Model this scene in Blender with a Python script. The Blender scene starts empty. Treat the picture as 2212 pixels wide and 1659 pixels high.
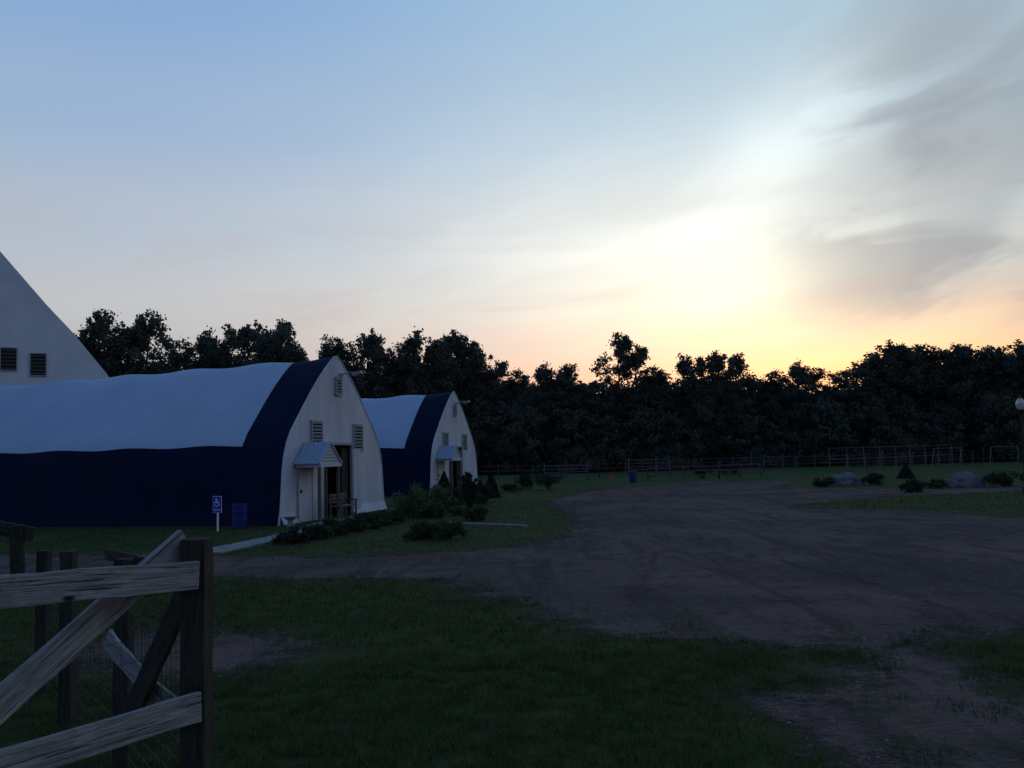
import bpy, bmesh, math, random
import numpy as np
from mathutils import Vector, Matrix, noise as mnoise
R=math.radians
scene=bpy.context.scene
scene.view_settings.view_transform='Standard'
scene.view_settings.look='None'
scene.view_settings.exposure=0
def lin(c):
    o=[]
    for v in c:
        v/=255.
        o.append(v/12.92 if v<=.04045 else ((v+.055)/1.055)**2.4)
    return (o[0],o[1],o[2],1)

# ------------------------------------------------------------ materials
def mat(name,c1,c2=None,scale=8,rough=.85,bump=0.0,bscale=None,spec=.25,stretch=None,trans=0,detail=6,metal=0):
    m=bpy.data.materials.new(name);m.use_nodes=True
    nt=m.node_tree;N=nt.nodes;L=nt.links
    b=N['Principled BSDF'];b.inputs['Roughness'].default_value=rough
    b.inputs['Specular IOR Level'].default_value=spec
    b.inputs['Metallic'].default_value=metal
    if c2 is None:c2=tuple(x*.75 for x in c1)
    tc=N.new('ShaderNodeTexCoord');mp=N.new('ShaderNodeMapping')
    if stretch:mp.inputs['Scale'].default_value=stretch
    L.new(tc.outputs['Object'],mp.inputs['Vector'])
    nz=N.new('ShaderNodeTexNoise');nz.inputs['Scale'].default_value=scale;nz.inputs['Detail'].default_value=detail
    nz.inputs['Roughness'].default_value=.65
    L.new(mp.outputs[0],nz.inputs['Vector'])
    cr=N.new('ShaderNodeValToRGB')
    cr.color_ramp.elements[0].position=.35;cr.color_ramp.elements[1].position=.65
    cr.color_ramp.elements[0].color=(*c1,1);cr.color_ramp.elements[1].color=(*c2,1)
    L.new(nz.outputs['Fac'],cr.inputs[0]);L.new(cr.outputs[0],b.inputs['Base Color'])
    if bump:
        n2=N.new('ShaderNodeTexNoise');n2.inputs['Scale'].default_value=bscale or scale*3;n2.inputs['Detail'].default_value=5
        L.new(mp.outputs[0],n2.inputs['Vector'])
        bp=N.new('ShaderNodeBump');bp.inputs['Strength'].default_value=bump;bp.inputs['Distance'].default_value=.05
        L.new(n2.outputs['Fac'],bp.inputs['Height']);L.new(bp.outputs[0],b.inputs['Normal'])
    if trans:
        t=N.new('ShaderNodeBsdfTranslucent');L.new(cr.outputs[0],t.inputs['Color'])
        mx=N.new('ShaderNodeMixShader');mx.inputs[0].default_value=trans
        L.new(b.outputs[0],mx.inputs[1]);L.new(t.outputs[0],mx.inputs[2])
        L.new(mx.outputs[0],N['Material Output'].inputs['Surface'])
    return m

M_white=mat('fabric_white',(.60,.63,.66),(.52,.55,.58),scale=.6,rough=.55,bump=.15,bscale=1.5)
M_roof=mat('roof_fabric_pale',(.38,.47,.56),(.33,.42,.51),scale=.5,rough=.55,bump=.12,bscale=1.2)
M_navy=mat('fabric_navy',(.006,.011,.036),(.004,.008,.026),scale=.8,rough=.7,bump=.15,bscale=1.2,spec=.06)
M_gable=mat('gable_panel_white',(.52,.56,.63),(.39,.42,.48),scale=.9,rough=.7,bump=.25,bscale=2,stretch=(1,1,.35))
M_dark=mat('dark_interior',(.012,.012,.014),(.02,.02,.02))
M_slat=mat('louver_slat',(.33,.35,.38),(.24,.26,.29))
M_metalroof=mat('painted_metal',(.36,.44,.52),(.30,.37,.45),rough=.4,scale=3)
M_wood=mat('bench_wood',(.20,.19,.17),(.12,.11,.10),scale=3,rough=.85,bump=.7,bscale=7)
M_postw=mat('porch_post_wood',(.15,.11,.085),(.09,.07,.055),scale=4)
M_woodd=mat('dark_wood',(.045,.045,.035),(.03,.03,.022),scale=5,bump=.4)
M_wire=mat('wire',(.05,.05,.05),(.03,.03,.03),rough=.5)
M_farwood=mat('old_fence_wood',(.10,.098,.095),(.055,.055,.052),scale=2)
M_conc=mat('concrete',(.26,.26,.25),(.17,.17,.165),scale=5,bump=.3)
M_blue=mat('blue_plastic',(.006,.025,.14),(.005,.02,.11),rough=.4)
M_signblue=mat('sign_blue',(.012,.05,.42),(.012,.045,.38),rough=.4)
M_signwhite=mat('sign_white',(.8,.8,.8),(.75,.75,.75),rough=.4)
M_steel=mat('galvanised_steel',(.3,.3,.31),(.22,.22,.23),rough=.5)
M_dsteel=mat('dull_steel',(.15,.15,.15),(.10,.10,.10),rough=.7)
M_rock=mat('rock',(.17,.165,.17),(.07,.068,.07),scale=2,bump=.9,bscale=4)
M_pebble=mat('pebble',(.24,.21,.19),(.11,.095,.09),scale=1.5)
M_bark=mat('bark',(.06,.052,.045),(.035,.03,.026),scale=3)
M_leaf=mat('leaves',(.066,.080,.062),(.110,.125,.090),scale=.3,rough=.8,trans=.35,spec=.1,detail=3)  # lightened so the haze over the far trees is in the leaf colour
M_leaf2=mat('leaves_b',(.078,.083,.070),(.118,.12,.097),scale=.3,rough=.8,trans=.35,spec=.1,detail=3)  # second leaf tone, also lightened in place of distant haze
M_shrub=mat('shrub_leaves',(.036,.058,.026),(.062,.092,.036),scale=3,trans=.25,spec=.1)
M_shrubl=mat('light_shrub_leaves',(.07,.12,.045),(.10,.16,.065),scale=3,trans=.25,spec=.1)
M_shrubd=mat('dark_shrub_leaves',(.026,.036,.024),(.048,.058,.038),scale=3,trans=.2,spec=.1)
M_blade=mat('grass_blades',(.030,.060,.012),(.078,.108,.030),scale=2.2,trans=.3,spec=.1)
M_blade2=mat('grass_blades_pale',(.080,.105,.04),(.14,.135,.07),scale=3,trans=.3,spec=.1)
M_glass=mat('lamp_globe',(.6,.57,.48),(.5,.47,.4),rough=.3)
M_iron=mat('black_iron',(.015,.015,.015),(.02,.02,.02),rough=.5)
M_red=mat('orange_plastic',(.35,.08,.03),(.3,.07,.03))
M_mulch=mat('mulch',(.03,.022,.018),(.05,.035,.028),scale=14,bump=.8,bscale=30)

# ------------------------------------------------------------ mesh builder
class MB:
    def __init__(s): s.v=[];s.f=[];s.m=[];s.mats=[]
    def mi(s,m):
        if m not in s.mats:s.mats.append(m)
        return s.mats.index(m)
    def add(s,vs,fs,m):
        o=len(s.v);s.v+= [tuple(v) for v in vs];k=s.mi(m)
        for f in fs:s.f.append([i+o for i in f]);s.m.append(k)
    def box(s,c,size,m,rot=None):
        x,y,z=[a/2 for a in size]
        vs=[Vector(p) for p in [(-x,-y,-z),(x,-y,-z),(x,y,-z),(-x,y,-z),(-x,-y,z),(x,-y,z),(x,y,z),(-x,y,z)]]
        if rot is not None: vs=[rot@p for p in vs]
        c=Vector(c);vs=[p+c for p in vs]
        s.add(vs,[(0,3,2,1),(4,5,6,7),(0,1,5,4),(1,2,6,5),(2,3,7,6),(3,0,4,7)],m)
    def beam(s,a,b,w,t,m,up=(0,0,1)):
        a=Vector(a);b=Vector(b);d=(b-a);L=d.length;d.normalize()
        side=d.cross(Vector(up))
        if side.length<1e-4: side=Vector((1,0,0))
        side.normalize();u=side.cross(d)
        rot=Matrix((d,side,u)).transposed()
        s.box((a+b)/2,(L,t,w),m,rot)
    def tube(s,pts,rads,m,n=8,cap=True):
        o=[];fs=[]
        P=[Vector(p) for p in pts]
        for i,p in enumerate(P):
            d=(P[min(i+1,len(P)-1)]-P[max(i-1,0)])
            d=d.normalized() if d.length>1e-6 else Vector((0,0,1))
            a=d.cross(Vector((0,0,1)))
            if a.length<1e-3:a=Vector((1,0,0))
            a.normalize();b=d.cross(a)
            for k in range(n):
                t=2*math.pi*k/n;o.append(p+(a*math.cos(t)+b*math.sin(t))*rads[i])
        for i in range(len(P)-1):
            for k in range(n):
                k2=(k+1)%n;fs.append((i*n+k,i*n+k2,(i+1)*n+k2,(i+1)*n+k))
        if cap:
            fs.append(tuple(range(n)));fs.append(tuple(range((len(P)-1)*n,len(P)*n)))
        s.add(o,fs,m)
    def obj(s,name,parent=None,loc=None,smooth=False):
        me=bpy.data.meshes.new(name);me.from_pydata(s.v,[],s.f)
        for m in s.mats:me.materials.append(m)
        me.polygons.foreach_set('material_index',s.m)
        if smooth: me.polygons.foreach_set('use_smooth',[True]*len(s.f))
        me.update()
        return mk(name,me,parent,loc)
def mk(name,me,parent=None,loc=None):
    ob=bpy.data.objects.new(name,me);scene.collection.objects.link(ob)
    if parent:ob.parent=parent
    if loc:ob.location=loc
    return ob
def empty(name,loc=(0,0,0),rz=0):
    e=bpy.data.objects.new(name,None);scene.collection.objects.link(e)
    e.location=loc;e.rotation_euler=(0,0,rz);e.empty_display_size=.2
    return e
def bevel(ob,w=.01):
    md=ob.modifiers.new('b','BEVEL');md.width=w;md.segments=2;md.limit_method='ANGLE'

# ------------------------------------------------------------ world
world=bpy.data.worlds.new('World');scene.world=world;world.use_nodes=True
nt=world.node_tree;N=nt.nodes;L=nt.links;N.clear()
def setin(node,i,v):
    if isinstance(v,(int,float)):node.inputs[i].default_value=v
    else:L.new(v,node.inputs[i])
def mth(op,a,b=0.,c=0.,clamp=False):
    n=N.new('ShaderNodeMath');n.operation=op;n.use_clamp=clamp
    setin(n,0,a);setin(n,1,b);setin(n,2,c);return n.outputs[0]
def sstep(x,a,b):
    n=N.new('ShaderNodeMapRange');n.interpolation_type='SMOOTHSTEP'
    setin(n,0,x);n.inputs[1].default_value=a;n.inputs[2].default_value=b;return n.outputs[0]
def gauss(az,el,a0,e0,sa,se):
    x=mth('DIVIDE',mth('SUBTRACT',az,a0),sa);y=mth('DIVIDE',mth('SUBTRACT',el,e0),se)
    s=mth('ADD',mth('MULTIPLY',x,x),mth('MULTIPLY',y,y))
    return mth('EXPONENT',mth('MULTIPLY',s,-1.0))
def mix(f,a,b,t='MIX'):
    n=N.new('ShaderNodeMix');n.data_type='RGBA';n.blend_type=t
    for i,v in ((0,f),(6,a),(7,b)):
        if isinstance(v,(int,float)):n.inputs[i].default_value=v
        elif isinstance(v,tuple):n.inputs[i].default_value=v
        else:L.new(v,n.inputs[i])
    return n.outputs[2]
def ramp(x,pts):
    mr=N.new('ShaderNodeMapRange');setin(mr,0,x);mr.inputs[1].default_value=0;mr.inputs[2].default_value=90
    n=N.new('ShaderNodeValToRGB');cr=n.color_ramp;cr.interpolation='EASE'
    while len(cr.elements)<len(pts):cr.elements.new(.5)
    for e,(d,c) in zip(cr.elements,pts):
        e.position=d/90.;e.color=lin(c)
    L.new(mr.outputs[0],n.inputs[0]);return n.outputs[0]
def nz(vec,sc,det=5,rough=.55,dist=0):
    n=N.new('ShaderNodeTexNoise');n.inputs['Scale'].default_value=sc;n.inputs['Detail'].default_value=det
    n.inputs['Roughness'].default_value=rough;n.inputs['Distortion'].default_value=dist
    L.new(vec,n.inputs['Vector']);return n.outputs['Fac']
tc=N.new('ShaderNodeTexCoord')
nrm=N.new('ShaderNodeVectorMath');nrm.operation='NORMALIZE';L.new(tc.outputs['Generated'],nrm.inputs[0])
sp=N.new('ShaderNodeSeparateXYZ');L.new(nrm.outputs[0],sp.inputs[0])
X,Y,Z=sp.outputs
K=57.29578
el=mth('MULTIPLY',mth('ARCSINE',Z),K)
az=mth('MULTIPLY',mth('ARCTAN2',X,Y),K)
left=ramp(el,[(0,(160,152,154)),(5,(180,172,173)),(9,(186,188,192)),(14,(172,185,202)),(20,(150,176,208)),(27,(132,168,212)),(45,(82,120,176)),(90,(48,82,134))])
right=ramp(el,[(0,(228,136,90)),(4,(234,172,130)),(7,(212,186,164)),(10,(186,188,186)),(14,(178,190,196)),(20,(176,199,213)),(28,(168,200,220)),(60,(80,118,172)),])
col=mix(sstep(az,-24,24),left,right)
def streak(deg,sx,sy,off):
    cv=N.new('ShaderNodeCombineXYZ');ca=math.cos(R(deg));sa_=math.sin(R(deg))
    a1=mth('ADD',mth('MULTIPLY',az,ca),mth('MULTIPLY',el,sa_))
    a2=mth('SUBTRACT',mth('MULTIPLY',el,ca),mth('MULTIPLY',az,sa_))
    setin(cv,0,mth('MULTIPLY',a1,sx));setin(cv,1,mth('MULTIPLY',a2,sy));cv.inputs[2].default_value=off
    return cv.outputs[0]
cn=nz(streak(30,.045,.085,1.9),1.5,4,.45,.7)
cn2=nz(streak(12,.05,.17,4.7),1.5,4,.5,.6)
hn=nz(streak(3,.03,.22,2.2),1.5,5,.55,.5)
glow=gauss(az,el,11.3,11.8,14.5,5.6)
g0=gauss(az,el,8,11,25,11)
g2=gauss(az,el,20,4.8,12,2.3)
da=mth('SUBTRACT',az,17.2);de=mth('SUBTRACT',el,17.8)
ra=mth('ADD',mth('MULTIPLY',da,.80),mth('MULTIPLY',de,.60));rb=mth('SUBTRACT',mth('MULTIPLY',de,.80),mth('MULTIPLY',da,.60))
g3=mth('EXPONENT',mth('MULTIPLY',mth('ADD',mth('MULTIPLY',mth('DIVIDE',ra,6.5),mth('DIVIDE',ra,6.5)),mth('MULTIPLY',mth('DIVIDE',rb,2.8),mth('DIVIDE',rb,2.8))),-1.))
g4=gauss(az,el,4,4.5,16,3.8)
g5=gauss(az,el,15,8.6,9,2.8)
mod=mth('ADD',.6,mth('MULTIPLY',cn2,.8))
hmod=mth('ADD',.2,mth('MULTIPLY',hn,1.6))
def addc(col,f,c,k=1.):
    return mix(mth('MULTIPLY',f,k),col,(*c,1),'ADD')
cm=mth('MULTIPLY',sstep(cn,.36,.62),mth('MULTIPLY',sstep(az,14,26),mth('MULTIPLY',sstep(el,4,9),mth('SUBTRACT',1.,sstep(el,20,36)))))
col=mix(mth('MULTIPLY',cm,.72),col,lin((138,151,164)))
col=addc(col,mth('MULTIPLY',g0,mod),(.16,.155,.135))
col=addc(col,mth('MULTIPLY',glow,mod),(.36,.33,.24))
col=addc(col,mth('MULTIPLY',g5,hmod),(.28,.21,.07))
col=addc(col,mth('MULTIPLY',g2,hmod),(.58,.29,.04))
col=addc(col,mth('MULTIPLY',g4,hmod),(.17,.05,.02))
col=addc(col,mth('MULTIPLY',g3,mth('ADD',.35,mth('MULTIPLY',cn2,1.1))),(.28,.28,.25))
cm2=mth('MULTIPLY',sstep(cn2,.42,.60),mth('MULTIPLY',sstep(az,13,23),mth('MULTIPLY',sstep(el,5,9),mth('SUBTRACT',1.,sstep(el,16,26)))))
col=mix(mth('MULTIPLY',cm2,.6),col,lin((142,148,158)))
hm=mth('MULTIPLY',sstep(hn,.46,.68),mth('SUBTRACT',1.,sstep(el,10,18)))
col=mix(mth('MULTIPLY',hm,.25),col,lin((190,166,162)))
# the eastern sky, away from the sunset, is dimmer and bluer
back=sstep(mth('ABSOLUTE',az),42,140)
col=mix(back,col,mix(1.,col,(.42,.54,.76,1),'MULTIPLY'))
sky=N.new('ShaderNodeTexSky');sky.sky_type='NISHITA';sky.sun_disc=False
sky.sun_elevation=R(2.5);sky.sun_rotation=R(16)
sk=N.new('ShaderNodeVectorMath');sk.operation='SCALE';L.new(sky.outputs[0],sk.inputs[0]);sk.inputs['Scale'].default_value=.005
ad=N.new('ShaderNodeVectorMath');L.new(col,ad.inputs[0]);L.new(sk.outputs[0],ad.inputs[1])
bg=N.new('ShaderNodeBackground');L.new(ad.outputs[0],bg.inputs[0]);bg.inputs[1].default_value=1.0
wo=N.new('ShaderNodeOutputWorld');L.new(bg.outputs[0],wo.inputs[0])

sd=bpy.data.lights.new('sun','SUN');sd.energy=.15;sd.angle=R(8);sd.color=(1,.75,.5)
so=bpy.data.objects.new('sun',sd);scene.collection.objects.link(so)
d=Vector((math.sin(R(16))*math.cos(R(3)),math.cos(R(16))*math.cos(R(3)),math.sin(R(3))))
so.rotation_euler=d.to_track_quat('Z','Y').to_euler();so.location=(20,60,30)

# ------------------------------------------------------------ gravel outline
MAIN=[(-45,26),(-12.2,22),(-6.6,20.3),(-4,19.5),(-2.1,19.5),(-.15,20.4),(.84,22.4),(1.6,26),(1.5,31),(.9,38.6),(2.6,45),(4.6,51.8),(11.4,59),(19.1,59.6),(15,51),(12.95,45.8),(17.5,43),(24,40.5),(24,38.5),(15,36),(10.6,33),(9.4,30.7),(12.6,28.6),(13.4,24.2),(30,23),(45,24),(45,13),(12,11.3),(5.1,9.8),(4.15,9.4),(4.3,7.5),(3.6,5.6),(3.4,3.5),(2.0,3.5),(1.9,6.4),(1.5,7.6),(2.8,8.3),(3.2,9.2),(2.2,9.5),(1.4,10.0),(.2,11.0),(.2,12.3),(-.8,13.3),(-1.4,15.1),(-5.25,16.1),(-9.4,17),(-45,20)]
PATCH=[(-4.6,11.9),(-2.5,10.9),(-2.1,9.8),(-2.4,8.7),(-3.2,8.4),(-5.2,9.6)]
def sdf(P,poly):
    A=np.array(poly);B=np.roll(A,-1,axis=0)
    dmin=np.full(len(P),1e9);ins=np.zeros(len(P),bool)
    for a,b in zip(A,B):
        e=b-a;w=P-a
        t=np.clip((w@e)/(e@e),0,1);dd=np.hypot(*(w-t[:,None]*e).T);dmin=np.minimum(dmin,dd)
        c=(a[1]>P[:,1])!=(b[1]>P[:,1])
        xi=(b[0]-a[0])*(P[:,1]-a[1])/((b[1]-a[1]) if b[1]!=a[1] else 1e-9)+a[0]
        ins^=c&(P[:,0]<xi)
    return np.where(ins,dmin,-dmin)
def gsd(P):return np.maximum(sdf(P,MAIN),sdf(P,PATCH))

def sheet(name,m,z,sdfun,x0,x1,y0,y1,step,keep=-1.6):
    xs=np.arange(x0,x1+step,step);ys=np.arange(y0,y1+step,step)
    gx,gy=np.meshgrid(xs,ys);P=np.stack([gx.ravel(),gy.ravel()],1);s=sdfun(P)
    nx=len(xs);idx=np.arange(len(P)).reshape(len(ys),nx)
    q=np.stack([idx[:-1,:-1].ravel(),idx[:-1,1:].ravel(),idx[1:,1:].ravel(),idx[1:,:-1].ravel()],1)
    q=q[s[q].max(1)>keep]
    used,inv=np.unique(q,return_inverse=True);q=inv.reshape(-1,4)
    V=np.column_stack([P[used],np.full(len(used),z)])
    me=bpy.data.meshes.new(name);me.from_pydata(V.tolist(),[],q.tolist())
    at=me.attributes.new('edge','FLOAT','POINT');at.data.foreach_set('value',s[used].astype(np.float32))
    me.materials.append(m);return mk(name,me)
def gravel_mat():
    m=bpy.data.materials.new('gravel');m.use_nodes=True
    global N,L
    N=m.node_tree.nodes;L=m.node_tree.links
    b=N['Principled BSDF'];b.inputs['Roughness'].default_value=.95;b.inputs['Specular IOR Level'].default_value=.08
    tc=N.new('ShaderNodeTexCoord');ob=tc.outputs['Object']
    big=nz(ob,.22,6,.6,.6);fine=nz(ob,9,6,.8);mid=nz(ob,1.5,7,.7,.5)
    mp=N.new('ShaderNodeMapping');mp.inputs['Rotation'].default_value=(0,0,R(25));mp.inputs['Scale'].default_value=(.9,.12,1);L.new(ob,mp.inputs['Vector'])
    trk=nz(mp.outputs[0],1.6,5,.6,1.5)
    vo=N.new('ShaderNodeTexVoronoi');vo.inputs['Scale'].default_value=26;L.new(ob,vo.inputs['Vector'])
    c=mix(sstep(big,.38,.62),(.190,.134,.112,1),(.105,.080,.075,1))
    c=mix(mth('MULTIPLY',sstep(trk,.48,.62),.6),c,(.055,.043,.042,1))
    c=mix(mth('MULTIPLY',sstep(mid,.5,.68),.75),c,(.048,.038,.037,1))
    c=mix(mth('MULTIPLY',sstep(fine,.5,.72),.6),c,(.27,.215,.185,1))
    c=mix(mth('MULTIPLY',sstep(fine,.5,.3),.6),c,(.038,.030,.028,1))
    gp=nz(ob,.5,8,.75)
    c=mix(mth('MULTIPLY',sstep(gp,.54,.64),.5),c,(.06,.075,.028,1))
    L.new(c,b.inputs['Base Color'])
    bp=N.new('ShaderNodeBump');bp.inputs['Strength'].default_value=1;bp.inputs['Distance'].default_value=.06
    L.new(mth('ADD',mth('ADD',fine,vo.outputs['Distance']),mth('MULTIPLY',mid,2.)),bp.inputs['Height']);L.new(bp.outputs[0],b.inputs['Normal'])
    at=N.new('ShaderNodeAttribute');at.attribute_name='edge'
    e=mth('ADD',at.outputs['Fac'],mth('MULTIPLY',mth('SUBTRACT',nz(ob,1.1,8,.75),.5),3.6))
    e=mth('ADD',e,mth('MULTIPLY',mth('SUBTRACT',nz(ob,14,3,.6),.5),.9))
    a=sstep(e,-.15,.5)
    tr=N.new('ShaderNodeBsdfTransparent');mx=N.new('ShaderNodeMixShader')
    L.new(a,mx.inputs[0]);L.new(tr.outputs[0],mx.inputs[1]);L.new(b.outputs[0],mx.inputs[2])
    L.new(mx.outputs[0],N['Material Output'].inputs['Surface'])
    return m
def ground_mat():
    m=bpy.data.materials.new('lawn');m.use_nodes=True
    global N,L
    N=m.node_tree.nodes;L=m.node_tree.links
    b=N['Principled BSDF'];b.inputs['Roughness'].default_value=.95;b.inputs['Specular IOR Level'].default_value=.08
    tc=N.new('ShaderNodeTexCoord');ob=tc.outputs['Object']
    c=mix(sstep(nz(ob,.4,6,.65,.5),.35,.65),(.038,.070,.018,1),(.074,.098,.030,1))
    c=mix(mth('MULTIPLY',sstep(nz(ob,2.3,7,.7),.5,.68),.7),c,(.050,.045,.026,1))
    fine=nz(ob,22,5,.8)
    c=mix(mth('MULTIPLY',sstep(fine,.48,.68),.6),c,(.11,.14,.048,1))
    c=mix(mth('MULTIPLY',sstep(fine,.48,.3),.7),c,(.014,.020,.008,1))
    L.new(c,b.inputs['Base Color'])
    bp=N.new('ShaderNodeBump');bp.inputs['Strength'].default_value=1;bp.inputs['Distance'].default_value=.08
    L.new(mth('ADD',fine,nz(ob,4,5,.7)),bp.inputs['Height']);L.new(bp.outputs[0],b.inputs['Normal'])
    return m
MG=gravel_mat();MGr=ground_mat()
me=bpy.data.meshes.new('ground');S=900
me.from_pydata([(-S,-S,0),(S,-S,0),(S,S,0),(-S,S,0)],[],[(0,1,2,3)]);me.materials.append(MGr);mk('ground',me)
sheet('gravel_drive',MG,.004,gsd,-46,46,3,62,.4)

b=MB();pp=[(-7.3,20.6),(-6.5,20.55),(-5.75,24.6),(-5.2,27.4),(-5.15,29.5),(-4.3,32.2),(-5.6,32.4),(-6.3,29.5),(-6.35,27.4),(-6.5,24.6)]
b.add([(x,y,.035) for x,y in pp]+[(x,y,-.02) for x,y in pp],[tuple(range(len(pp)))]+[(i,(i+1)%len(pp),(i+1)%len(pp)+len(pp),i+len(pp)) for i in range(len(pp))],M_conc)
b.obj('concrete_path')
b=MB()
for i in range(6):
    a=Vector((-2.1,28.0,.02)).lerp(Vector((.3,25.9,.02)),i/6);c=Vector((-2.1,28.0,.02)).lerp(Vector((.3,25.9,.02)),(i+.96)/6)
    b.beam(a,c,.06,.14,M_conc)
b.obj('garden_edging')
b=MB();pp=[(-5.9,21.8),(-5.2,21.9),(-4.0,25),(-3.6,27.6),(-4.6,27.8),(-5.3,25)]
b.add([(x,y,.008) for x,y in pp],[tuple(range(len(pp)))],M_mulch);b.obj('mulch_bed')
b=MB();pp=[(-2.2,27.2),(-.5,26.2),(.2,26.0),(-1.6,28.0),(-3,30)]
b.add([(x,y,.008) for x,y in pp],[tuple(range(len(pp)))],M_mulch);b.obj('mulch_bed')

# ------------------------------------------------------------ barn
PROF=[(4.06,0),(3.93,.45),(3.86,1.0),(3.80,1.6),(3.70,2.1),(3.52,2.55),(3.24,2.95),(2.84,3.35),(2.38,3.80),(1.89,4.27),(1.36,4.74),(.87,5.13),(.43,5.44),(.14,5.61),(0,5.64)]
YC=3.92
def barn(loc,rz,length=22.):
    e=empty('barn',loc,rz)
    full=[(YC-w,z) for w,z in PROF]+[(YC+w,z) for w,z in PROF[-2::-1]]
    b=MB();xs=[0,-.35,-.8,-1.2,-1.62]
    x=-1.62
    while x>-length:
        x-=.35;xs.append(x)
    n=len(full);vs=[]
    for x in xs:
        s=math.sin(math.pi*x/2.9)**2
        for (y,z) in full:
            k=min(1,z/2.5);sag=.085*s*k;drop=.024*abs(x)*max(0,(z-2.5)/3)
            vs.append((x,YC+(y-YC)*(1-sag/4),z-sag*(.4+.6*(z/5.5))-drop))
    for i in range(len(xs)-1):
        xm=(xs[i]+xs[i+1])/2
        for j in range(n-1):
            zm=(full[j][1]+full[j+1][1])/2
            m=M_roof if (xm<-1.62 and zm>2.55) else M_navy
            o=i*n+j
            b.add([vs[o],vs[o+1],vs[o+n+1],vs[o+n]],[(0,1,2,3)],m)
    cl=b.obj('fabric_cover',e)
    bm=bmesh.new();bm.from_mesh(cl.data);bmesh.ops.remove_doubles(bm,verts=bm.verts,dist=.0005)
    for f in bm.faces:f.smooth=True
    bm.to_mesh(cl.data);bm.free()
    def top(y):
        w=abs(y-YC)
        for (w1,z1),(w2,z2) in zip(PROF[3:],PROF[4:]):
            if w<=w1 and w>=w2:return z1+(z2-z1)*(w1-w)/(w1-w2)
        return 1.6
    D0,D1,DH=2.98,4.95,2.5
    b=MB()
    ys=sorted(set([YC-w for w,z in PROF[3:]]+[YC+w for w,z in PROF[3:]]+[D0,D1]))
    XG=.02
    for y0,y1 in zip(ys,ys[1:]):
        zb=DH if (y0>=D0-1e-4 and y1<=D1+1e-4) else 0
        zm0=max(zb,top(y0));zm1=max(zb,top(y1))
        b.add([(XG,y0,zb),(XG,y1,zb),(XG,y1,zm1),(XG,y0,zm0)],[(0,1,2,3)],M_gable)
    for sgn in (-1,1):
        ws=PROF[:4];pts=[(XG,YC+sgn*w,z) for w,z in ws]+[(XG,YC+sgn*3.80,0)]
        if sgn<0:pts=pts[::-1]
        b.add(pts,[tuple(range(len(pts)))],M_gable)
    b.tube([(0.02,y,z) for y,z in full],[.035]*n,M_gable,n=6)
    for y0,y1 in ((-.05,.9),(5.0,7.9)):
        b.add([(.03,y0,.35),(.03,y1,.35),(.16,y1,.02),(.16,y0,.02)],[(0,1,2,3)],M_gable)
    b.obj('gable_wall',e)
    b=MB()
    b.add([(-length,y,z) for y,z in full],[tuple(range(n))],M_navy)
    b.add([(-length,.1,.01),(0,.1,.01),(0,7.7,.01),(-length,7.7,.01)],[(0,1,2,3)],M_dark)
    b.obj('rear_wall_and_floor',e)
    b=MB()
    b.box((.05,D0-.03,DH/2),(.1,.07,DH),M_postw);b.box((.05,D1+.03,DH/2),(.1,.07,DH),M_slat)
    b.box((.06,(D0+D1)/2,DH+.05),(.12,D1-D0+.2,.09),M_slat)
    b.box((.075,5.35,1.2),(.05,.6,2.35),M_gable)
    b.box((-.35,D0+.35,1.2),(.05,.65,2.4),M_woodd);b.box((-.1,D1-.25,1.2),(.05,.5,2.4),M_woodd)
    b.obj('doorway',e)
    b=MB();b.box((.045,1.5,1.0),(.05,.86,1.98),M_gable)
    for yy in (1.04,1.96):b.box((.05,yy,1.0),(.07,.05,2.02),M_slat)
    b.box((.05,1.5,2.02),(.07,.97,.05),M_slat);b.box((.09,1.18,1.0),(.06,.04,.1),M_iron)
    b.obj('side_door',e)
    b=MB()
    for y0,y1,z0,z1,ns in ((1.98,2.7,2.5,3.3,7),(5.2,5.9,2.3,3.25,8),(3.78,4.2,4.28,4.88,6)):
        b.box((.03,(y0+y1)/2,(z0+z1)/2),(.04,y1-y0,z1-z0),M_dark)
        for yy in (y0,y1):b.box((.06,yy,(z0+z1)/2),(.07,.05,z1-z0+.05),M_slat)
        for zz in (z0,z1):b.box((.063,(y0+y1)/2,zz),(.07,y1-y0+.05,.05),M_slat)
        for i in range(ns):
            z=z0+(i+.5)*(z1-z0)/ns
            b.box((.075,(y0+y1)/2,z),(.05,y1-y0-.05,.05),M_slat,Matrix.Rotation(R(35),3,'Y'))
    b.obj('louver_vents',e)
    b=MB();y0,y1,yr=.8,2.35,1.575;ze,zr=1.86,2.55;xo=.98
    for ya,yb in ((y0,yr),(y1,yr)):
        dy=(yb-ya);nn=Vector((0,-(zr-ze),abs(dy))) if ya<yb else Vector((0,(zr-ze),abs(dy)));nn.normalize()
        a=Vector((.03,ya,ze));c=Vector((xo,ya,ze));dd=Vector((xo,yb,zr));ee=Vector((.03,yb,zr));o=nn*.04
        b.add([a,c,dd,ee,a+o,c+o,dd+o,ee+o],[(0,3,2,1),(4,5,6,7),(0,1,5,4),(1,2,6,5),(2,3,7,6),(3,0,4,7)],M_metalroof)
        for k in range(6):
            xx=.08+k*(xo-.12)/5
            b.beam(Vector((xx,ya,ze))+nn*.055,Vector((xx,yb,zr))+nn*.055,.03,.03,M_metalroof,up=nn)
    b.add([(xo-.05,y0+.06,ze),(xo-.05,y1-.06,ze),(xo-.05,yr,zr-.03)],[(0,1,2)],M_gable)
    for k in range(1,6):
        z=ze+k*(zr-ze)/6.5;w=(yr-y0-.08)*(1-k/6.5)
        b.box((xo-.035,yr,z),(.02,2*w,.015),M_slat)
    b.box((xo-.04,yr,ze-.04),(.08,y1-y0-.1,.1),M_gable)
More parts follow.
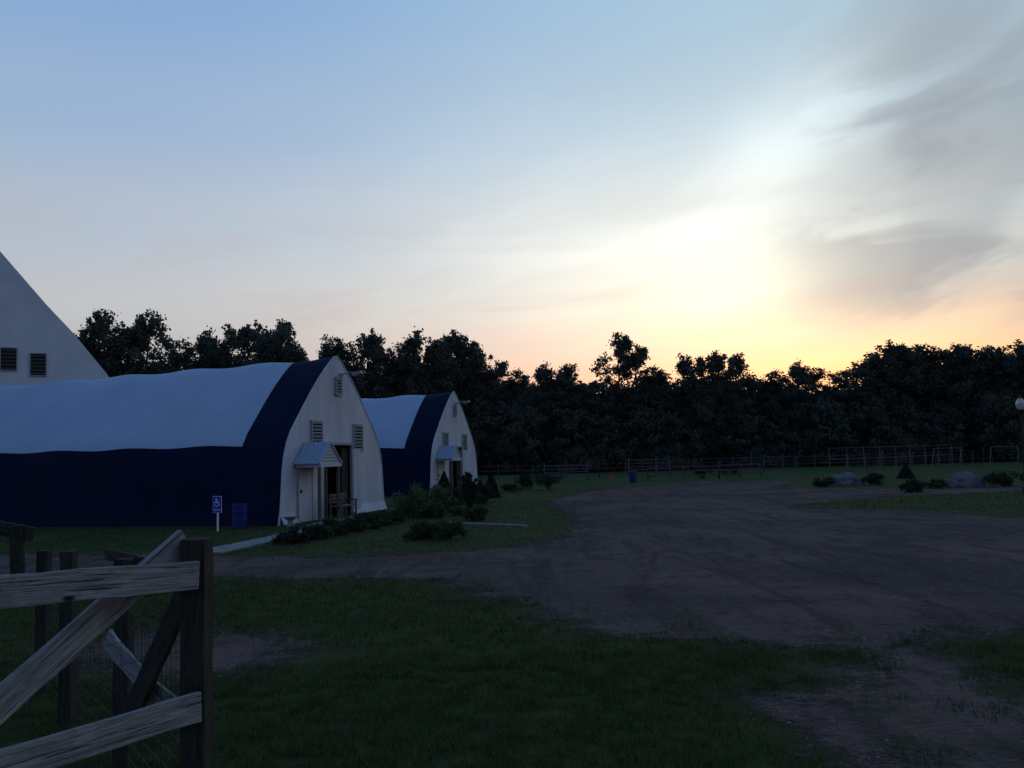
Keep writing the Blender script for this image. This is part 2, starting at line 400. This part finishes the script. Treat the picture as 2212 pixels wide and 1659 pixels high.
    for yy in (y0+.12,y1-.12):
        b.box((.5,yy,ze-.04),(.86,.06,.1),M_gable)
        b.box((xo-.1,yy,ze/2-.04),(.09,.09,ze-.1),M_postw)
    b.obj('porch',e)
    b=MB()
    b.tube([(.03,4.25,5.02),(.35,4.3,5.1),(.55,4.35,5.08)],[.025,.025,.03],M_steel,n=6)
    b.box((.62,4.36,5.05),(.36,.22,.11),M_steel,Matrix.Rotation(R(-12),3,'Y'))
    b.box((.06,4.2,4.98),(.1,.16,.16),M_steel)
    b.obj('floodlight',e)
    return e
RZ=math.atan2(-.271,.963)
barn((-7.30,28.87,0),RZ)
barn((-4.39,48.33,0),RZ,24)

def bench(loc,rz):
    b=MB()
    for y in (-.55,.55):
        b.box((-.18,y,.42),(.05,.06,.84),M_postw);b.box((.2,y,.3),(.05,.06,.6),M_postw);b.box((0,y,.6),(.5,.07,.04),M_postw)
    for k in range(4):b.box((-.12+k*.1,0,.43),(.08,1.2,.03),M_wood)
    for k in range(3):b.box((-.2,0,.56+k*.11),(.03,1.2,.08),M_wood)
    o=b.obj('garden_bench',loc=loc);o.rotation_euler=(0,0,rz)
bench((-5.75,31.1,0.035),RZ)
b=MB();b.tube([(0,0,0),(0,0,.06),(0,0,.12),(0,0,.2),(0,0,.27),(0,0,.3)],[.13,.12,.07,.1,.22,.24],M_conc,n=16);b.obj('stone_planter',loc=(-6.85,28.35,0),smooth=False)

# ------------------------------------------------------------ riding arena
e=empty('riding_arena_building',(-22,50,0),R(30))
H=[(2.3,0),(2.0,2.2),(1.4,4.4),(0,6.95),(-1.66,9.1),(-3.0,10.6),(-5.2,13.3),(-7.6,16.1),(-10.5,18.6),(-13,19.6)]
prof=H+[(-26-x,z) for x,z in H[-2::-1]]
b=MB();n=len(prof)
b.add([(x,0,z) for x,z in prof],[tuple(range(n))],M_white);b.obj('gable_wall',e)
b=MB();LEN=32
for i in range(n-1):
    (x0,z0),(x1,z1)=prof[i],prof[i+1]
    b.add([(x0,0,z0),(x1,0,z1),(x1,LEN,z1),(x0,LEN,z0)],[(0,1,2,3)],M_roof)
b.add([(x,LEN,z) for x,z in prof],[tuple(range(n))],M_white)
b.obj('roof_cover',e,smooth=False)
b=MB()
for t,zt in ((4.72,8.2),(3.35,7.95),(6.1,8.4),(19.5,8.2),(21,8.0)):
    b.box((-t,-.03,zt-.57),(.72,.06,1.14),M_dark)
    for s in (-.38,.38):b.box((-t+s,-.05,zt-.57),(.05,.08,1.2),M_slat)
    for s in (-1.16,.02):b.box((-t,-.053,zt+s),(.82,.08,.05),M_slat)
    for k in range(6):b.box((-t,-.06,zt-.1-k*.19),(.68,.03,.03),M_dsteel)
b.obj('windows',e)

# ------------------------------------------------------------ leaves helper
def leaf_cloud(C,size,rng):
    n=len(C)
    a=rng.normal(size=(n,3));a/=np.linalg.norm(a,axis=1)[:,None]
    b_=rng.normal(size=(n,3));b_=np.cross(a,b_);b_/=np.linalg.norm(b_,axis=1)[:,None]
    s=(size*(.6+.8*rng.random(n)))[:,None]
    return np.stack([C-a*s*.6,C+b_*s*.36,C+a*s*.6,C-b_*s*.36],1).reshape(-1,3)
def mesh_np(name,V,nper,mats,extra=None,matidx=None):
    nf=len(V)//nper
    ev,ef,em=([],[],[]) if extra is None else extra
    me=bpy.data.meshes.new(name)
    nv=len(V)+len(ev)
    me.vertices.add(nv)
    allv=V if not len(ev) else np.vstack([V,np.array(ev)])
    me.vertices.foreach_set('co',allv.astype(np.float32).ravel())
    loops=np.arange(nf*nper);starts=np.arange(nf)*nper
    el_=[];es=[];st=nf*nper
    for f in ef:
        es.append(st);el_+=[i+len(V) for i in f];st+=len(f)
    loops=np.concatenate([loops,np.array(el_,dtype=int)]);starts=np.concatenate([starts,np.array(es,dtype=int)])
    me.loops.add(len(loops));me.loops.foreach_set('vertex_index',loops.astype(np.int32))
    me.polygons.add(len(starts));me.polygons.foreach_set('loop_start',starts.astype(np.int32))
    for m in mats:me.materials.append(m)
    mi=np.zeros(len(starts),np.int32)
    if matidx is not None:mi[:nf]=matidx
    if len(ef):mi[nf:]=len(mats)-1
    me.polygons.foreach_set('material_index',mi)
    me.update(calc_edges=True);me.validate();return me

def tree_mesh(name,seed,H=15,W=2.8,nleaf=7500,base=.10,size=.27,ncl=95,tops=3,dome=.55):
    rg=np.random.default_rng(seed)
    b=MB();tp=[];wx,wy=0,0
    for i in range(8):
        t=i/7;wx+=rg.normal()*.25;wy+=rg.normal()*.25;tp.append((wx,wy,H*.93*t))
    b.tube(tp,[.24*(1-.88*i/7)+.02 for i in range(8)],M_bark,n=7,cap=False)
    ph=rg.random(4)*6.28
    cents=[];rads=[]
    def axis(t):
        f=min(6.999,t*7/.93) if t<.93 else 6.999
        i=int(f);u=f-i;p=Vector(tp[i]).lerp(Vector(tp[min(7,i+1)]),u);p.z=t*H;return p
    for i in range(ncl):
        t=base+(.965-base)*((i+rg.random())/ncl)**.82
        tt=(t-base)/(1-base)
        prof=max(.15,min(1,(.45+1.3*tt))*(max(0,1-tt**3.2))**dome)
        ang=rg.random()*6.283
        lob=1+.30*math.sin(2*ang+ph[0]+t*6)+.25*math.sin(15*t+ph[1])
        r=W*prof*lob*(.2+.85*rg.random()**.6)
        a=axis(t);p1=a+Vector((math.cos(ang)*r,math.sin(ang)*r,rg.normal()*.3))
        a0=axis(max(.05,t-.07-.05*r/W))
        if i%3==0:
            mid=(a0+p1)/2+Vector((0,0,-.12*r));b.tube([a0,mid,p1],[.07*(1-t*.6),.04,.012],M_bark,n=4,cap=False)
        cents.append(p1);rads.append((.34+.72*rg.random()**1.6)*(1-.25*t))
    for k in range(tops):
        a=rg.random()*6.28;rr=W*(.1+.5*rg.random());z=H*(.90+.08*rg.random())
        for q in range(3):
            cents.append(Vector((tp[7][0]+math.cos(a)*rr*(1-q*.1),tp[7][1]+math.sin(a)*rr*(1-q*.1),z-q*.5)));rads.append(.34+.16*q)
    cents=np.array([tuple(c) for c in cents]);rads=np.array(rads)
    w=rads**1.9;w/=w.sum()
    k=rg.choice(len(cents),nleaf,p=w)
    C=cents[k]+rg.normal(size=(nleaf,3))*(rads[k]*.52)[:,None]*np.array([1,1,.8])
    C[:,2]=np.maximum(C[:,2],.3)
    V=leaf_cloud(C,size,rg)
    mi=(k%3==0).astype(np.int32)
    return mesh_np(name,V,4,[M_leaf,M_leaf2,M_bark],(b.v,b.f,b.m),mi)
protos=[tree_mesh('tree_crown_%d'%i,20+i,W=w,tops=tt,dome=dm) for i,(w,tt,dm) in enumerate([(2.5,4,.6),(2.1,3,.7),(2.9,5,.5),(1.9,3,.6),(2.6,4,.45),(2.3,4,.7),(3.2,6,.45)])]
bushp=[tree_mesh('understory_%d'%i,60+i,H=6,W=3.0,nleaf=4000,base=-.02,size=.30,ncl=50) for i in range(3)]
TL=empty('tree_line',(0,100,0))
random.seed(11)
def put(me,x,y,s,sz=None,nm='tree'):
    o=mk(nm,me,TL,(x,y-100,0));o.scale=(s,s,sz or s);o.rotation_euler=(0,0,random.random()*6.28);return o
key=[(-84,15),(-79,16),(-74,15),(-70,16),(-66,15),(-62,16.5),(-58,16),(-54,15.5),(-51,16.5),(-47.4,16.7),(-45.6,16),(-43.6,18.6),(-41.8,17.3),(-40.4,18.9),(-37.6,13.2),(-36.4,15.2),(-34.2,16.4),(-32.2,15.2),(-30.5,15.2),(-28.9,17.6),(-27.4,15.6),(-25.9,17.6),(-24.4,16.4),(-22.3,14.4),(-20.4,15.4),(-18.6,14.4),(-16.3,16.0),(-15,14.2),(-13.2,13.2),(-12,14.0),(-10.8,15.6),(-9,14.8),(-7.2,14.4),(-5.2,15.9),(-3.6,14.6),(-2.0,12.4),(.2,11.0),(2.6,11.7),(4.9,10.6),(6.9,11.6),(9.0,10.2),(11.8,14.9),(13.2,13.6),(15.0,11.0),(16.3,10.6),(18.3,12.4),(20.1,11.9),(23,12.9),(24.9,12.5),(26.8,9.8),(28.5,10.2),(30.2,11.2),(32.0,10.6),(34.3,8.4),(36.7,11.2),(38.7,12.0),(40.8,13.2),(42.8,12.8),(45.3,13.0),(47.8,12.6),(50.4,12.9),(52.9,12.5),(55.4,12.9),(58,12.7),(61,13),(64,13),(68,13.2),(72,13),(77,13.5),(82,14),(88,14)]
kx=[k[0] for k in key];kh=[k[1] for k in key]
smooth_h=[min(kh[max(0,i-1):i+2]) for i in range(len(kh))]
for i,(x,h) in enumerate(key):
    y=100+random.uniform(-2,2)
    me_=protos[(i*5+2)%7] if x<36 else protos[(2,4,6)[i%3]]
    s=.95*h/15. if h>12 else .9
    if x>=36:s=1.05
    put(me_,x*y/100,y,s*random.uniform(.92,1.08),(2+(h-2)*y/100)/15.0)
for row,y0 in enumerate((104,109,116)):
    x=-100
    while x<112:
        y=y0+random.uniform(-2,2);xx=x*100/y;h=float(np.interp(xx,kx,smooth_h))
        lo=.88 if xx>37 else .80
        hh=(2+(h*.95-2)*y/100)*random.uniform(lo,.98)
        put(random.choice(protos),x,y,1.15,hh/15.0)
        x+=random.uniform(2.8,3.7)
x=-85
while x<100:
    put(random.choice(bushp),x,97+random.uniform(-2,3),random.uniform(.8,1.15),random.uniform(.7,1.1),'understory')
    x+=random.uniform(2.6,3.6)
for yr_ in (103,112):
    x=-95
    while x<105:
        put(random.choice(bushp),x,yr_+random.uniform(-2,2),1.25,1.3,'understory')
        x+=random.uniform(3,3.8)

# ------------------------------------------------------------ shrubs
def shrub(name,loc,w,h,m,seed,n=2600,size=.06,kind='round'):
    rg=np.random.default_rng(seed)
    if kind=='cone':
        t=rg.random(n)**1.4;a=rg.random(n)*6.283
        r=w/2*(1-t)**.8*(.55+.5*rg.random(n));C=np.column_stack([r*np.cos(a),r*np.sin(a),t*h])
    elif kind=='spiky':
        C=[]
        for k in range(30):
            a=rg.random()*6.28;l=h*(.55+.5*rg.random());sp=w*.5*rg.random()
            tt=rg.random(n//30)
            C.append(np.column_stack([math.cos(a)*sp*tt,math.sin(a)*sp*tt,l*tt])+rg.normal(size=(len(tt),3))*.03)
        C=np.vstack(C)
    else:
        nc=22;cc=np.column_stack([rg.normal(size=nc)*w*.22,rg.normal(size=nc)*w*.22,h*(.15+.62*rg.random(nc)**.9)])
        k=rg.integers(0,nc,n);d_=rg.normal(size=(n,3));d_/=np.linalg.norm(d_,axis=1)[:,None]
        C=cc[k]+d_*(rg.random(n)**.6*np.where(rg.random(n)<.12,1.6,1))[:,None]*np.array([w*.17,w*.17,h*.22])
    C[:,2]=np.maximum(C[:,2],.02)
    V=leaf_cloud(C,size,rg)
    b=MB()
    for k in range(5):
        a=k*1.256;b.tube([(0,0,0),(math.cos(a)*w*.15,math.sin(a)*w*.15,h*.6)],[.02,.008],M_bark,n=4,cap=False)
    me=mesh_np(name,V,4,[m,M_bark],(b.v,b.f,b.m))
    return mk(name,me,None,loc)
SH=[((-5.45,22.5,0),.7,.36,M_shrubd),((-5.2,23.3,0),.75,.4,M_shrubd),((-4.95,24.1,0),.8,.36,M_shrub),((-4.75,24.9,0),.75,.42,M_shrubd),((-4.5,25.7,0),.8,.4,M_shrub),((-4.3,26.6,0),.8,.45,M_shrubd),((-4.0,27.5,0),.85,.42,M_shrub),((-3.8,28.4,0),.8,.42,M_shrubd),
 ((-1.3,28.7,0),.6,.5,M_shrub),((-1.4,38.7,0),1.35,.95,M_shrubd),((1.9,51.6,0),1.7,.95,M_shrubd),((.7,54,0),1.2,1.15,M_shrubd),((-.2,50.3,0),1.1,.5,M_shrub),
 ((-2.4,40.5,0),1.3,.9,M_shrub),((15.6,46.6,0),1.2,.5,M_shrubd),((18.3,47,0),1.3,.65,M_shrubd),((16.6,38.9,0),1.1,.62,M_shrubd),((19.0,41.8,0),.9,.45,M_shrub),((21.9,41.6,0),1.5,.75,M_shrubd),((23.2,41.0,0),1.6,.7,M_shrubd),((24.8,40.4,0),1.5,.8,M_shrubd),
 ((-3.6,32.5,0),1.0,.8,M_shrubl),((-2.7,30.6,0),.9,.5,M_shrub),((-2.2,33.5,0),.8,.45,M_shrub),((-1.9,31.8,0),.7,.35,M_shrubl),((16.8,71,0),1.6,.8,M_shrubd),((13.4,66,0),1.1,.9,M_shrubd)]
for i,(l,w,h,m) in enumerate(SH):shrub('shrub',l,w,h,m,100+i)
shrub('lavender_bush',(-2.25,22.9,0),.95,.5,M_shrubd,300,3200,.05)
shrub('lavender_bush',(-1.6,22.7,0),.9,.48,M_shrub,301,3200,.05)
shrub('flowering_shrub',(-3.1,31.4,0),1.5,1.15,M_shrubl,302,5000,.06)
shrub('conifer_shrub',(-2.8,36.9,0),1.0,1.4,M_shrubd,303,4500,.07,'cone')
shrub('conifer_shrub',(-1.1,43.9,0),.9,1.2,M_shrubd,304,3500,.07,'cone')
shrub('conifer_shrub',(23.2,55,0),1.1,.85,M_shrubd,305,2500,.07,'cone')
shrub('yucca_plant',(-1.75,35.8,0),1.05,1.35,M_shrubd,306,2600,.11,'spiky')

def boulder(loc,sx,sy,sz,seed):
    bm=bmesh.new();bmesh.ops.create_icosphere(bm,subdivisions=4,radius=1)
    for v in bm.verts:
        nn=mnoise.fractal(v.co*1.1+Vector((seed,0,0)),1.,2.,5);v.co*=1+.32*nn
        v.co.x*=sx;v.co.y*=sy;v.co.z=max(v.co.z*sz,-.1)
    me=bpy.data.meshes.new('boulder');bm.to_mesh(me);bm.free();me.materials.append(M_rock);mk('boulder',me,None,loc)
boulder((17.0,47.4,.1),.75,.6,.55,3)
boulder((20.4,42.2,.1),.75,.6,.55,8)

def barrel(loc,h,r):
    b=MB();z=[0,.03,.3,.33,.36,.64,.67,.7,.97,1.0,.999,.97];rr=[.93,1,1,1.05,1,1,1.05,1,1,.95,.86,.85]
    b.tube([(0,0,a*h) for a in z],[q*r for q in rr],M_blue,n=20);b.obj('plastic_barrel',loc=loc)
barrel((-8.35,28.2,0),.74,.23);barrel((7.7,60.2,0),.75,.25)
b=MB();b.tube([(0,0,0),(0,0,.04),(0,0,.45)],[.22,.16,.03],M_red,n=12);b.obj('traffic_cone',loc=(7.1,68.7,0))

# ------------------------------------------------------------ sign
e=empty('accessible_parking_sign',(-8.7,27.2,0),R(-14))
b=MB();b.box((0,0,.5),(.045,.03,1.0),M_signwhite);b.obj('post',e)
b=MB();b.box((0,-.03,.78),(.29,.012,.48),M_signwhite);b.box((0,-.04,.78),(.27,.012,.46),M_signblue);bo=b.obj('plate',e)
b=MB()
yy=-.05
b.box((-.02,yy,.94),(.032,.004,.032),M_signwhite)
b.beam((-.02,yy,.92),(-.01,yy,.83),.026,.004,M_signwhite,up=(1,0,0));b.beam((-.01,yy,.835),(.055,yy,.835),.022,.004,M_signwhite);b.beam((.05,yy,.84),(.08,yy,.76),.022,.004,M_signwhite,up=(1,0,0));b.beam((-.015,yy,.885),(.045,yy,.885),.016,.004,M_signwhite)
for i in range(14):
    t0=R(110+i*17);t1=R(110+(i+1)*17)
    b.beam((-.01+.068*math.cos(t0),yy-.003,.795+.068*math.sin(t0)),(-.01+.068*math.cos(t1),yy-.003,.795+.068*math.sin(t1)),.016,.004,M_signwhite,up=(math.cos(t0),0,math.sin(t0)))
b.obj('wheelchair_symbol',e)
cu=bpy.data.curves.new('txt','FONT');cu.body='PARKING';cu.size=.062;cu.align_x='CENTER';cu.extrude=.001
to=bpy.data.objects.new('lettering',cu);scene.collection.objects.link(to);to.parent=e;to.location=(0,-.05,.6);to.rotation_euler=(R(90),0,0);cu.materials.append(M_signwhite)

b=MB();b.tube([(0,0,0),(0,0,.3),(0,0,.35),(0,0,3.0),(0,0,3.15),(0,0,3.2)],[.13,.12,.06,.045,.09,.1],M_iron,n=12)
b.tube([(0,0,3.2),(0,0,3.28),(0,0,3.42),(0,0,3.55),(0,0,3.63)],[.09,.15,.18,.13,.06],M_glass,n=14)
b.tube([(0,0,3.63),(0,0,3.68),(0,0,3.8)],[.08,.04,.01],M_iron,n=10)
b.obj('lamp_post',loc=(19.25,35,0))

# ------------------------------------------------------------ distant fences
def farfence(pts,h=1.25,step=2.6,rails=3,m=M_farwood,wire=True,name='pasture_fence'):
    b=MB();rg=random.Random(len(pts)*7+int(h*10))
    for a,c in zip(pts,pts[1:]):
        a=Vector((*a,0));c=Vector((*c,0));L_=(c-a).length;k=max(1,round(L_/step));prev=None
        for i in range(k+1):
            p=a.lerp(c,i/k);hh=h*rg.uniform(.85,1.15)
            b.beam(p,p+Vector((rg.uniform(-.07,.07),0,hh)),.1,.1,m,up=(0,1,0))
            if prev is not None:
                for r_ in range(rails):
                    z=h*(.3+.6*r_/max(1,rails-1));dz=rg.uniform(-.06,.06)
                    b.beam(prev+Vector((0,-.07,z)),p+Vector((0,-.07,z+dz)),.08 if not wire else .03,.03,m)
            prev=p
    return b.obj(name)
farfence([(-4,73),(7,76.5),(9.5,77.3)],1.2,2.6,3)
farfence([(13.2,78.3),(16,79)],1.2,2.6,3)
farfence([(16,79),(25.5,75),(34,82),(60,106)],1.35,2.8,4)
farfence([(10.8,90),(38,89)],1.3,3,3)
farfence([(9,62.5),(14,63.5),(17.5,66)],1.0,2.2,3,wire=False,name='paddock_fence')
def gate(a,c,h=1.3):
    b=MB();a=Vector((*a,0));c=Vector((*c,0))
    for k in range(5):
        z=.2+k*(h-.2)/4;b.beam(a+Vector((0,0,z)),c+Vector((0,0,z)),.04,.04,M_dsteel)
    for t in (0,.33,.66,1):
        p=a.lerp(c,t);b.beam(p+Vector((0,0,.15)),p+Vector((0,0,h+.03)),.04,.04,M_dsteel,up=(0,1,0))
    for p in (a,c):
        b.beam(p-Vector((0,-.1,0)),p+Vector((0,.1,h+.25)),.12,.12,M_farwood,up=(0,1,0))
    b.obj('farm_gate')
gate((9.6,77.3),(13.1,78.2));gate((2.2,67.5),(5.4,68.2),1.1)
b=MB()
for i in range(9):
    p=Vector((24.5+i*1.9,72+i*1.5,0))
    b.beam(p,p+Vector((0,0,1.9)),.05,.05,M_dsteel,up=(0,1,0))
    if i:
        for z in (.1,1.0,1.87):b.beam(q+Vector((0,0,z)),p+Vector((0,0,z)),.03,.03,M_dsteel)
        for k in range(1,7):
            s_=q.lerp(p,k/7);b.beam(s_,s_+Vector((0,0,1.85)),.012,.012,M_wire,up=(0,1,0))
    q=p
b.obj('wire_panel_run')
b=MB()
for x0 in (36,41,47):
    for dx in (0,2.4):b.beam((x0+dx,80,0),(x0+dx+.7,81,1.6),.05,.05,M_dsteel);b.beam((x0+dx+1.3,82,0),(x0+dx+.7,81,1.6),.05,.05,M_dsteel)
    b.beam((x0+.7,81,1.6),(x0+3.1,81,1.6),.05,.05,M_dsteel)
b.obj('swing_frame')

# ------------------------------------------------------------ foreground fence
FD=Vector((.56,.83,0)).normalized();FN=Vector((.83,-.56,0))
P0=Vector((-1.53,4.46,0))
e=empty('wooden_fence',(0,0,0))
def board(name,a,c,w,t,m,seed=0,segs=14,sag=0,up=(0,0,1)):
    rg=random.Random(seed);a=Vector(a);c=Vector(c);d=(c-a);Ln=d.length;d.normalize()
    side=d.cross(Vector(up)).normalized();u=side.cross(d)
    vs=[];fs=[]
    for i in range(segs+1):
        t_=i/segs;p=a.lerp(c,t_)-Vector((0,0,sag*math.sin(math.pi*t_)))
        w0=w/2+rg.uniform(-.004,.004);w1=w/2+rg.uniform(-.004,.004);wv=side*rg.uniform(-.002,.002)
        for su,ss in ((-w0,-t/2),(-w0,t/2),(w1,t/2),(w1,-t/2)):vs.append(p+u*su+side*ss+wv)
    for i in range(segs):
        for k in range(4):
            k2=(k+1)%4;fs.append((i*4+k,i*4+k2,(i+1)*4+k2,(i+1)*4+k))
    fs.append((3,2,1,0));o=segs*4;fs.append((o,o+1,o+2,o+3))
    me=bpy.data.meshes.new(name);rot=Matrix((d,side,u)).transposed().to_4x4();rot.translation=a
    inv=rot.inverted();me.from_pydata([inv@v for v in vs],[],fs);me.materials.append(m)
    ob=mk(name,me,e);ob.matrix_local=rot;bevel(ob,.005);return ob
def grain_mat(name,c1,c2,c3):
    m=bpy.data.materials.new(name);m.use_nodes=True
    global N,L
    N=m.node_tree.nodes;L=m.node_tree.links;b=N['Principled BSDF'];b.inputs['Roughness'].default_value=.9;b.inputs['Specular IOR Level'].default_value=.15
    tc=N.new('ShaderNodeTexCoord');inf=N.new('ShaderNodeObjectInfo')
    sh=N.new('ShaderNodeVectorMath');L.new(tc.outputs['Object'],sh.inputs[0]);L.new(inf.outputs['Location'],sh.inputs[1])
    def mp(s):
        q=N.new('ShaderNodeMapping');q.inputs['Scale'].default_value=s;L.new(sh.outputs[0],q.inputs['Vector']);return q.outputs[0]
    g=nz(mp((1.0,22,22)),2.4,8,.75,1.6);g2_=nz(sh.outputs[0],3.5,6,.7);cr_=nz(mp((.9,45,45)),3,4,.6,.4)
    c=mix(sstep(g,.38,.62),(*c1,1),(*c2,1));c=mix(mth('MULTIPLY',sstep(g2_,.48,.66),.55),c,(*c3,1))
    ck=sstep(cr_,.58,.66)
    c=mix(mth('MULTIPLY',ck,.85),c,(c3[0]*.25,c3[1]*.25,c3[2]*.25,1))
    vo=N.new('ShaderNodeTexVoronoi');vo.inputs['Scale'].default_value=2.1;L.new(mp((1,2.2,2.2)),vo.inputs['Vector'])
    c=mix(mth('SUBTRACT',1.,sstep(vo.outputs['Distance'],.04,.085)),c,(.02,.017,.013,1))
    L.new(c,b.inputs['Base Color'])
    bp=N.new('ShaderNodeBump');bp.inputs['Strength'].default_value=1;bp.inputs['Distance'].default_value=.006;L.new(mth('SUBTRACT',g,mth('MULTIPLY',ck,1.2)),bp.inputs['Height']);L.new(bp.outputs[0],b.inputs['Normal'])
    return m
MGw=grain_mat('weathered_plank',(.34,.345,.33),(.18,.182,.172),(.135,.14,.13))
MGd=grain_mat('old_plank',(.055,.055,.045),(.03,.03,.024),(.022,.026,.018))
def F(s,z,off=0):
    p=P0-FD*s+FN*off;return (p.x,p.y,z)
board('top_rail',F(.05,1.475,.078),F(2.7,1.62,.078),.13,.03,MGw,1)
board('bottom_rail',F(.04,.875,.078),F(2.7,.83,.078),.13,.03,MGw,2)
board('diagonal_brace',F(.0,1.63,-.078),F(2.1,.25,-.078),.13,.03,MGw,3)
board('post',F(0,-.05),F(0,1.64),.115,.115,MGd,4,up=(1,0,0))
board('post_back',(-1.56,4.62,0),(-1.56,4.62,1.63),.09,.09,MGd,5,up=(1,0,0))
board('post_near',F(2.5,0),F(2.5,1.75),.13,.13,MGd,6,up=(1,0,0))
board('rear_brace',(-1.66,4.78,1.42),(-2.15,5.1,.55),.12,.035,MGd,7)
board('rear_rail',(-2.3,5.25,1.04),(-1.78,4.95,.70),.11,.025,MGw,8,sag=.03)
board('rear_rail_upper',(-2.9,6.6,1.38),(-2.4,6.0,1.37),.08,.025,MGd,9)
bk=[(-2.52,6.0,1.40),(-3.55,7.4,1.33),(-4.25,8.4,1.25),(-5.6,9.6,1.25)]
for i,(x,y,z) in enumerate(bk):board('back_post',(x,y,0),(x,y,z),.10,.10,MGd,20+i,up=(1,0,0))
board('cap_board',(-4.75,8.2,1.52),(-4.2,8.1,1.42),.12,.04,MGd,30)
board('gate_board_a',(-4.55,8.1,.9),(-4.62,8.1,1.55),.15,.04,MGd,31,up=(1,0,0))
board('gate_board_b',(-4.32,8.1,.9),(-4.34,8.1,1.5),.12,.04,MGd,32,up=(1,0,0))
b=MB()
def mesh_wire(a,c,h,step=.1,r=.0016):
    a=Vector(a);c=Vector(c);n_=int((c-a).length/step)
    for i in range(n_+1):
        p=a.lerp(c,i/n_);b.tube([p,p+Vector((0,0,h))],[r,r],M_wire,n=3,cap=False)
    for k in range(int(h/step)+1):
        q0=a+Vector((0,0,k*step));q1=c+Vector((0,0,k*step))
        b.tube([q0,q0.lerp(q1,.5)+Vector((0,0,-.01)),q1],[r,r,r],M_wire,n=3,cap=False)
mesh_wire(F(0,0,-.12),F(2.6,0,-.12),1.3)
mesh_wire((-1.6,4.6,0),(-2.52,6.0,0),1.25);mesh_wire((-2.52,6.0,0),(-4.25,8.4,0),1.2,.12)
b.obj('wire_mesh',e)

# ------------------------------------------------------------ grass blades
def blades(n,y0,y1,h,w,seed,halfw=.62):
    rg=np.random.default_rng(seed)
    y=np.sqrt(rg.random(n)*(y1**2-y0**2)+y0**2);x=(rg.random(n)*2-1)*halfw*y
    P=np.column_stack([x,y]);s=gsd(P)
    jit=np.array([mnoise.noise(Vector((a*1.3,b_*1.3,0))) for a,b_ in P])
    jit2=np.array([mnoise.noise(Vector((a*5,b_*5,3))) for a,b_ in P])
    keep=(s+jit*1.3+rg.normal(size=n)*.3<.05)&(rg.random(n)<.7+jit2*1.1)
    P=P[keep];jit=jit[keep];j2=jit2[keep];n=len(P)
    hh=h*(.4+.8*rg.random(n))*(1+.4*jit+.8*j2);a=rg.random(n)*6.283;ln=rg.random(n)*.9
    dx=np.column_stack([np.cos(a),np.sin(a)]);px=np.column_stack([-dx[:,1],dx[:,0]])
    V=np.zeros((n,3,3));V[:,0,:2]=P-px*w/2;V[:,1,:2]=P+px*w/2;V[:,2,:2]=P+dx*(hh*ln)[:,None];V[:,2,2]=hh
    mi=(rg.random(n)<.16+.25*jit).astype(np.int32)
    return V.reshape(-1,3),mi
q=[blades(95000,4.6,9.5,.058,.010,1),blades(80000,9.5,17,.06,.017,2),blades(45000,17,40,.06,.03,3)]
me=mesh_np('grass',np.vstack([a[0] for a in q]),3,[M_blade,M_blade2],None,np.concatenate([a[1] for a in q]));mk('grass',me)

# loose stones on the drive
rg=np.random.default_rng(44);n=9000
y=np.sqrt(rg.random(n)*(24**2-4.6**2)+4.6**2);x=(rg.random(n)*2-1)*.62*y;P=np.column_stack([x,y]);s=gsd(P)
P=P[(s>-.1)|(rg.random(n)<.02)];n=len(P)
sz=.006+.014*rg.random(n)**3;o=np.array([(1,0,0),(0,1,0),(-1,0,0),(0,-1,0),(0,0,1)],float)
V=[];Fc=[]
for i in range(n):
    a=rg.random()*6.28;ca,sa=math.cos(a),math.sin(a);k=sz[i]*(.8+.5*rg.random(5))
    for j in range(5):
        vx,vy,vz=o[j]*k[j];V.append((P[i,0]+vx*ca-vy*sa,P[i,1]+vx*sa+vy*ca,.004+vz*.7))
    b0=i*5;Fc+=[(b0,b0+1,b0+4),(b0+1,b0+2,b0+4),(b0+2,b0+3,b0+4),(b0+3,b0,b0+4)]
me=bpy.data.meshes.new('loose_stones');me.from_pydata(V,[],Fc);me.materials.append(M_pebble);mk('loose_stones',me)

# ------------------------------------------------------------ camera
cam=bpy.data.cameras.new('camera');co=bpy.data.objects.new('camera',cam);scene.collection.objects.link(co)
cam.sensor_width=36;cam.lens=1995/2212*36;cam.clip_end=3000;cam.clip_start=.05
p=math.atan(153/1995.);r=R(1.5)
up0=Vector((0,-math.sin(p),math.cos(p)));fw=Vector((0,math.cos(p),math.sin(p)));rx=Vector((1,0,0))
right=rx*math.cos(r)-up0*math.sin(r);up=rx*math.sin(r)+up0*math.cos(r)
mw=Matrix((right,up,-fw)).transposed().to_4x4();mw.translation=(0,0,2.0);co.matrix_world=mw
scene.camera=co
